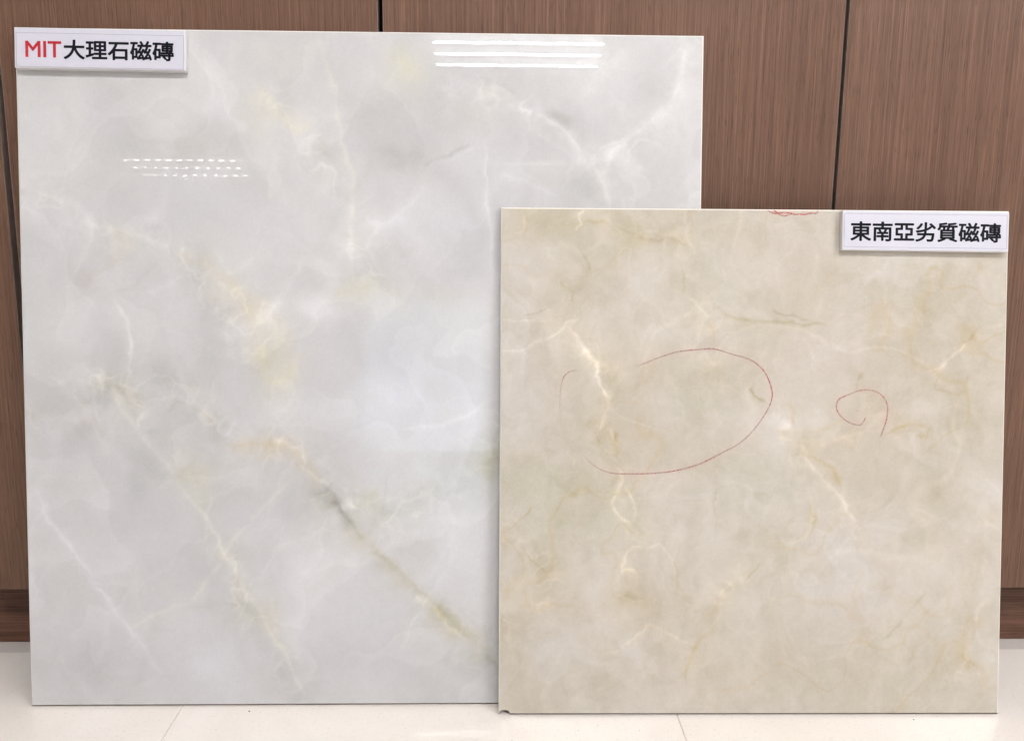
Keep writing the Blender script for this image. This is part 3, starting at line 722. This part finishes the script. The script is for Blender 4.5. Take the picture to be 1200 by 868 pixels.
PEN_STROKES = [
    ([(0.0718, 0.343, 0.05), (0.0706, 0.3733, 0.25), (0.0724, 0.3934, 0.45), (0.0764, 0.4035, 0.7), (0.0834, 0.4086, 0.6), (0.0924, 0.4096, 0.2)], 0.00130),
    ([(0.1589, 0.414, 0.12), (0.1719, 0.419, 0.5), (0.19, 0.4262, 0.65), (0.2101, 0.4323, 0.8), (0.2353, 0.435, 0.8), (0.2525, 0.4356, 0.8), (0.2738, 0.4296, 0.7), (0.2941, 0.4237, 0.7), (0.3074, 0.4147, 0.85), (0.3156, 0.4036, 1.0), (0.3209, 0.3895, 1.0), (0.3216, 0.3784, 0.95), (0.3172, 0.3652, 0.8), (0.3033, 0.3439, 0.7), (0.2853, 0.3256, 0.7), (0.2621, 0.3124, 0.75), (0.2349, 0.2991, 0.8), (0.2066, 0.2914, 0.85), (0.1783, 0.2883, 0.85), (0.1459, 0.2877, 0.8), (0.1277, 0.2897, 0.7), (0.1125, 0.2967, 0.55), (0.1033, 0.3048, 0.35), (0.0972, 0.3118, 0.1)], 0.00150),
    ([(0.4337, 0.3556, 0.7), (0.4302, 0.3495, 0.8), (0.4262, 0.3465, 0.85), (0.417, 0.3484, 0.85), (0.4078, 0.3535, 0.8), (0.4005, 0.3615, 0.85), (0.3983, 0.3696, 0.85), (0.4013, 0.3767, 0.85), (0.4073, 0.3803, 0.8), (0.4174, 0.3844, 0.7), (0.4255, 0.3875, 0.75), (0.4357, 0.3882, 0.75), (0.4459, 0.386, 0.8), (0.4541, 0.38, 0.85), (0.4589, 0.3709, 0.85), (0.4595, 0.3608, 0.85), (0.4572, 0.3486, 0.9), (0.4519, 0.3334, 0.9)], 0.00140),
    ([(0.3129, 0.5987, 0.6), (0.317, 0.5968, 0.9), (0.321, 0.5953, 1), (0.3261, 0.5954, 1), (0.3321, 0.5959, 1), (0.3412, 0.5955, 1), (0.3442, 0.5942, 1), (0.3503, 0.5944, 1), (0.3573, 0.5943, 1), (0.3644, 0.5956, 1), (0.3694, 0.5952, 1), (0.372, 0.5967, 1), (0.3732, 0.5989, 0.7)], 0.00160),
    ([(0.321, 0.5985, 1), (0.3251, 0.596, 1), (0.3281, 0.5936, 1), (0.3332, 0.5922, 1), (0.3372, 0.5933, 1), (0.3422, 0.5949, 1)], 0.00140),
]
PEN_DOT = (0.4229, 0.3637)

# ------------------------------------------------------------------ porcelain tiles
def lean_matrix(x, y, lean, turn, thick):
    ex = Vector((math.cos(turn), math.sin(turn), 0)); nn = Vector((-math.sin(turn), math.cos(turn), 0))
    ez = nn * math.sin(lean) + Vector((0, 0, 1)) * math.cos(lean)
    ey = ez.cross(ex)
    M = Matrix.Identity(4)
    for i in range(3): M[i][0] = ex[i]; M[i][1] = ey[i]; M[i][2] = ez[i]
    M.translation = Vector((x, y, thick * math.sin(lean)))
    return M

def porcelain(name, matrix, size, thick, n, label, colour_fn, m_glaze, m_body, chip=None):
    t = empty(name, matrix); tag(t, label, 'tile')
    bv = .0016
    def warp(x, z):
        if chip is None: return z
        c0, cr, ch = chip
        h = ch * np.sqrt(np.clip(1 - ((x - c0) / cr) ** 2, 0, 1)) * (1 + .25 * np.sin(x * 2300))
        return z + h * np.clip(1 - z / .015, 0, 1)
    g = np.linspace(bv, size - bv, n + 1)
    if chip is not None:    # finer columns at the chipped corner
        g = np.concatenate([np.linspace(bv, .016, 24), np.linspace(.016, size - bv, n - 22)[1:]])
    k = len(g)
    Uz, Zz = np.meshgrid(g, g)
    Z2 = warp(Uz, Zz)
    co = np.zeros((k * k, 3), np.float32); co[:, 0] = Uz.ravel(); co[:, 2] = Z2.ravel()
    idx = np.arange(k * k).reshape(k, k)
    q = np.stack([idx[:-1, :-1], idx[:-1, 1:], idx[1:, 1:], idx[1:, :-1]], -1).reshape(-1, 4)
    me = bpy.data.meshes.new('glazed_face')
    me.vertices.add(len(co)); me.vertices.foreach_set('co', co.ravel())
    me.loops.add(q.size); me.loops.foreach_set('vertex_index', q.ravel().astype(np.int32))
    me.polygons.add(len(q)); me.polygons.foreach_set('loop_start', np.arange(0, q.size, 4, dtype=np.int32))
    me.polygons.foreach_set('use_smooth', np.ones(len(q), bool))
    me.update(calc_edges=True)
    rgb = colour_fn(Uz, Zz).reshape(-1, 3)
    at = me.color_attributes.new('print_colour', 'FLOAT_COLOR', 'POINT')
    rgba = np.ones((k * k, 4), np.float32); rgba[:, :3] = np.clip(rgb, 0, .9)
    at.data.foreach_set('color', rgba.ravel())
    link(bpy.data.objects.new('glazed_face', me), t, m_glaze)
    # fired body: chamfer, four sides and back
    xs = np.concatenate([np.linspace(0, .016, 40), np.linspace(.016, size, 12)[1:]]) if chip else np.linspace(0, size, 13)
    loop = [(x, 0.) for x in xs] + [(size, z) for z in np.linspace(0, size, 5)[1:]] + [(x, size) for x in np.linspace(size, 0, 5)[1:]] + [(0., z) for z in np.linspace(size, 0, 5)[1:-1]]
    bm = bmesh.new(); rings = []
    for y, ins in ((0., bv), (bv * .9, 0.), (thick - .0006, 0.), (thick, .0006)):
        ring = []
        for x, z in loop:
            xx = min(max(x, ins), size - ins); zz = min(max(z, ins), size - ins)
            ring.append(bm.verts.new((xx, y, float(warp(xx, zz)))))
        rings.append(ring)
    N_ = len(loop)
    for a, b in zip(rings[:-1], rings[1:]):
        for i in range(N_): bm.faces.new((a[i], a[(i + 1) % N_], b[(i + 1) % N_], b[i]))
    bm.faces.new(rings[-1])
    me = mesh_from_bm('ceramic_body', bm); me.materials.append(m_body); me.materials.append(M_contact_shade)
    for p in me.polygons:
        if p.normal.z < -.4: p.material_index = 1  # downward faces get the painted contact shade
    link(bpy.data.objects.new('ceramic_body', me), t)
    return t

BIG_OPT = dict(f3=34, jf=44, jit=.0058, n1=(5, 5, 5), n2=(9, 9, 8), n3=(2.5, 2.5, 3), fold=(7, 7, 7), cloud=1.25, vein=.76, vw=1.4, grain=1.8, chroma=.58, bands=BIG_BANDS,
               ridges=[(.10, 5, 200, (4, 4, 4)), (.09, 9, 230, (3, 3, 3)), (.12, 7, 260, (-4, -4, -5))])
SMALL_OPT = dict(f3=46, jf=70, jit=.0046, n1=(5, 5, 7), n2=(8, 9, 12), n3=(9, 10, 12), fold=(5, 6, 9), cloud=.9, vein=.95, vw=.85, grain=1.6, chroma=.55, bands=SMALL_BANDS,
                 ridges=[(.035, 7, 300, (7, 7, 7)), (.03, 17, 330, (4, 4, 3.5)), (.05, 13, 360, (-2, -6, -13)), (.03, 19, 390, (-2, -4, -7))])
BIG_BASE, SMALL_BASE = (210, 209.5, 209.5), (208.5, 201, 186.5)
def big_colour(u, v): return lin(marble(u, v, BIG_BASE, BIG_CLOUDS, BIG_VEINS, 3, BIG_OPT)) * .815
def small_colour(u, v): return lin(marble(u, v, SMALL_BASE, SMALL_CLOUDS, SMALL_VEINS, 8, SMALL_OPT)) * .78

T_ = .010
LB = .1264
MB_ = lean_matrix(-.5547, -(.8 * math.sin(LB) + T_ * math.cos(LB)), LB, .0007, T_)
MS_ = lean_matrix(.0068, -.1333, .1485, -.0065, T_)
porcelain('large_marble_tile', MB_, .8, T_, 640,
          'large glossy white marble look porcelain tile leaning against the brown cabinet', big_colour, M_glaze_big, M_body)
small = porcelain('small_beige_tile', MS_, .6, T_, 520,
          'smaller beige porcelain tile with red pen circles, leaning in front of the large white tile', small_colour,
          M_glaze_small, M_body2, chip=(.0073, .0064, .0046))

# red pen marks on the small tile
def ink_material():
    mt, nt, b = new_mat('faded_red_pen_ink')
    L = nt.links.new
    at = node(nt, 'ShaderNodeAttribute', attribute_name='ink')
    tc = node(nt, 'ShaderNodeTexCoord'); nz = node(nt, 'ShaderNodeTexNoise', i_Scale=420., i_Detail=4.)
    L(tc.outputs['Object'], nz.inputs['Vector'])
    mr = node(nt, 'ShaderNodeMapRange'); mr.inputs['From Min'].default_value = .3; mr.inputs['From Max'].default_value = .7
    mr.inputs['To Min'].default_value = .22; mr.inputs['To Max'].default_value = .82
    L(nz.outputs['Fac'], mr.inputs['Value'])
    ml = node(nt, 'ShaderNodeMath', operation='MULTIPLY', use_clamp=True); L(at.outputs['Fac'], ml.inputs[0]); L(mr.outputs[0], ml.inputs[1])
    L(ml.outputs[0], b.inputs['Alpha'])
    b.inputs['Base Color'].default_value = (.64, .10, .11, 1); b.inputs['Roughness'].default_value = .3
    return mt
M_ink = ink_material()
def pen_stroke(points, width):
    S_ = spline(points, .0012)
    k = len(S_)
    tan = np.gradient(S_[:, :2], axis=0); tan /= np.linalg.norm(tan, axis=1)[:, None] + 1e-12
    nor = np.stack([-tan[:, 1], tan[:, 0]], 1)
    wv = width * (.8 + .35 * lattice_noise(S_[:, 0] * 60, S_[:, 1] * 60, 1, 5) + .25 * S_[:, 2])
    vs, al = [], []
    for i in range(k):
        for s, a in ((-1, 0), (-.45, 1), (.45, 1), (1, 0)):
            p = S_[i, :2] + nor[i] * s * wv[i] * .72
            p[1] = min(p[1], .5991)
            vs.append((p[0], -.00018, p[1])); al.append(max(0, S_[i, 2]) * a)
    fs = [(4 * i + j, 4 * i + j + 1, 4 * i + j + 5, 4 * i + j + 4) for i in range(k - 1) for j in range(3)]
    me = bpy.data.meshes.new('pen_mark'); me.from_pydata(vs, [], fs)
    at = me.attributes.new('ink', 'FLOAT', 'POINT'); at.data.foreach_set('value', np.array(al, np.float32))
    return link(bpy.data.objects.new('pen_mark', me), small, M_ink)
for pts, w in PEN_STROKES: pen_stroke(pts, w)
# pen dot and the smudge of the scribble under the top edge
bm = bmesh.new()
bmesh.ops.create_circle(bm, cap_ends=True, segments=10, radius=.0007, matrix=Matrix.Translation((PEN_DOT[0], -.00018, PEN_DOT[1])) @ Matrix.Rotation(math.pi / 2, 4, 'X'))
me = mesh_from_bm('pen_dot', bm); at = me.attributes.new('ink', 'FLOAT', 'POINT'); at.data.foreach_set('value', np.full(len(me.vertices), .55, np.float32))
link(bpy.data.objects.new('pen_dot', me), small, M_ink)

# crumbs of grit lying on the floor in front of the tiles
rng_ = np.random.RandomState(4)
spots = [(-.291, -.122, .0012), (.500, -.146, .0010), (-.60, -.10, .0007), (.17, -.165, .0006)] + [(rng_.uniform(-.65, .7), rng_.uniform(-.19, -.148), rng_.uniform(.00025, .0006)) for _ in range(26)]
bm = bmesh.new()
for x, y, s in spots:
    res = bmesh.ops.create_icosphere(bm, subdivisions=1, radius=s, matrix=Matrix.Translation((x, y, s * .45)) @ Matrix.Rotation(x * 31, 4, 'Z') @ Matrix.Diagonal((1, .7, .55, 1)))
tag(link(bpy.data.objects.new('floor_grit', mesh_from_bm('floor_grit', bm)), None, plain('grey_grit', (.16, .14, .12), .9, .1)), kind='stuff')

# ------------------------------------------------------------------ name plates
def text_part(body, parent, mat, x, z, width, height, y, bold, name='lettering'):
    cu = bpy.data.curves.new('lettering', 'FONT'); cu.body = body; cu.size = 1;  cu.resolution_u = 6
    cu.extrude = .004
    ob = bpy.data.objects.new('lettering', cu); col.objects.link(ob)
    dg = bpy.context.evaluated_depsgraph_get()
    me = bpy.data.meshes.new_from_object(ob.evaluated_get(dg)); bpy.data.objects.remove(ob)
    n = len(me.vertices); co = np.zeros(n * 3); me.vertices.foreach_get('co', co); co = co.reshape(-1, 3)
    x0, x1, z0, z1 = co[:, 0].min(), co[:, 0].max(), co[:, 1].min(), co[:, 1].max()
    out = np.zeros_like(co)
    out[:, 0] = x + (co[:, 0] - x0) / (x1 - x0) * width
    out[:, 2] = z + (co[:, 1] - z0) / (z1 - z0) * height
    out[:, 1] = y - co[:, 2] * .03
    # heavier strokes: the same thin print laid down a few times, each a hair's breadth aside
    faces = [tuple(p.vertices) for p in me.polygons]; vs = []; fs = []
    for k in range(9):
        a = k * math.pi / 4; d = 0 if k == 8 else bold
        q = out + np.array((d * math.cos(a), -k * 3e-6, d * math.sin(a)))
        fs += [tuple(i + n * k for i in f) for f in faces]; vs += q.tolist()
    me = bpy.data.meshes.new(name); me.from_pydata(vs, [], fs)
    return link(bpy.data.objects.new(name, me), parent, mat)

def plate(parent_matrix, u, v, rot, w, h, th, label, inset, texts):
    """u, v: lower left corner of the plate on the tile face; local y = 0 is the plate's front."""
    M = parent_matrix @ Matrix.Translation((u, -th - .0003, v)) @ Matrix.Rotation(rot, 4, 'Y')
    t = empty('name_plate', M); tag(t, label, 'sign')
    box('board', (0, w, .0004, th, 0, h), M_foam, t, bev=.0007, seg=3)
    il, ir, ib, it_ = inset
    box('paper_label', (.0010, w - .0010, 0, .00038, .0010, h - .0010), M_paper, t)
    bm = bmesh.new(); lw = .00038; yy = -.00006
    x0, x1, z0, z1 = il, w - ir, ib, h - it_
    for a in ((x0, x1, z0, z0 + lw), (x0, x1, z1 - lw, z1), (x0, x0 + lw, z0 + lw, z1 - lw), (x1 - lw, x1, z0 + lw, z1 - lw)):
        box_bm(bm, a[0], a[1], yy, yy + .00005, a[2], a[3])
    link(bpy.data.objects.new('border_line', mesh_from_bm('border_line', bm)), t, M_line)
    for body, mat, x, z, ww, hh, bold in texts: text_part(body, t, mat, x, z, ww, hh, -.0001, bold)
    return t

plate(MB_, .0045, .7513, .008, .194, .0455, .0100,
      'white plate with red and black lettering on the top left corner of the large tile',
      (.0022, .0015, .0010, .0060),
      [('MIT', M_red, .0130, .0124, .0400, .0176, .00036), ('\u5927\u7406\u77f3\u78c1\u78da', M_black, .0563, .0108, .1245, .0212, .00056)])
plate(MS_, .3985, .5520, .006, .196, .0462, .0090,
      'white plate with all black lettering on the top right corner of the beige tile',
      (.0020, .0025, .0037, .0035),
      [('\u6771\u5357\u4e9e\u52a3\u8cea\u78c1\u78da', M_black, .0098, .0110, .1765, .0220, .00056)])
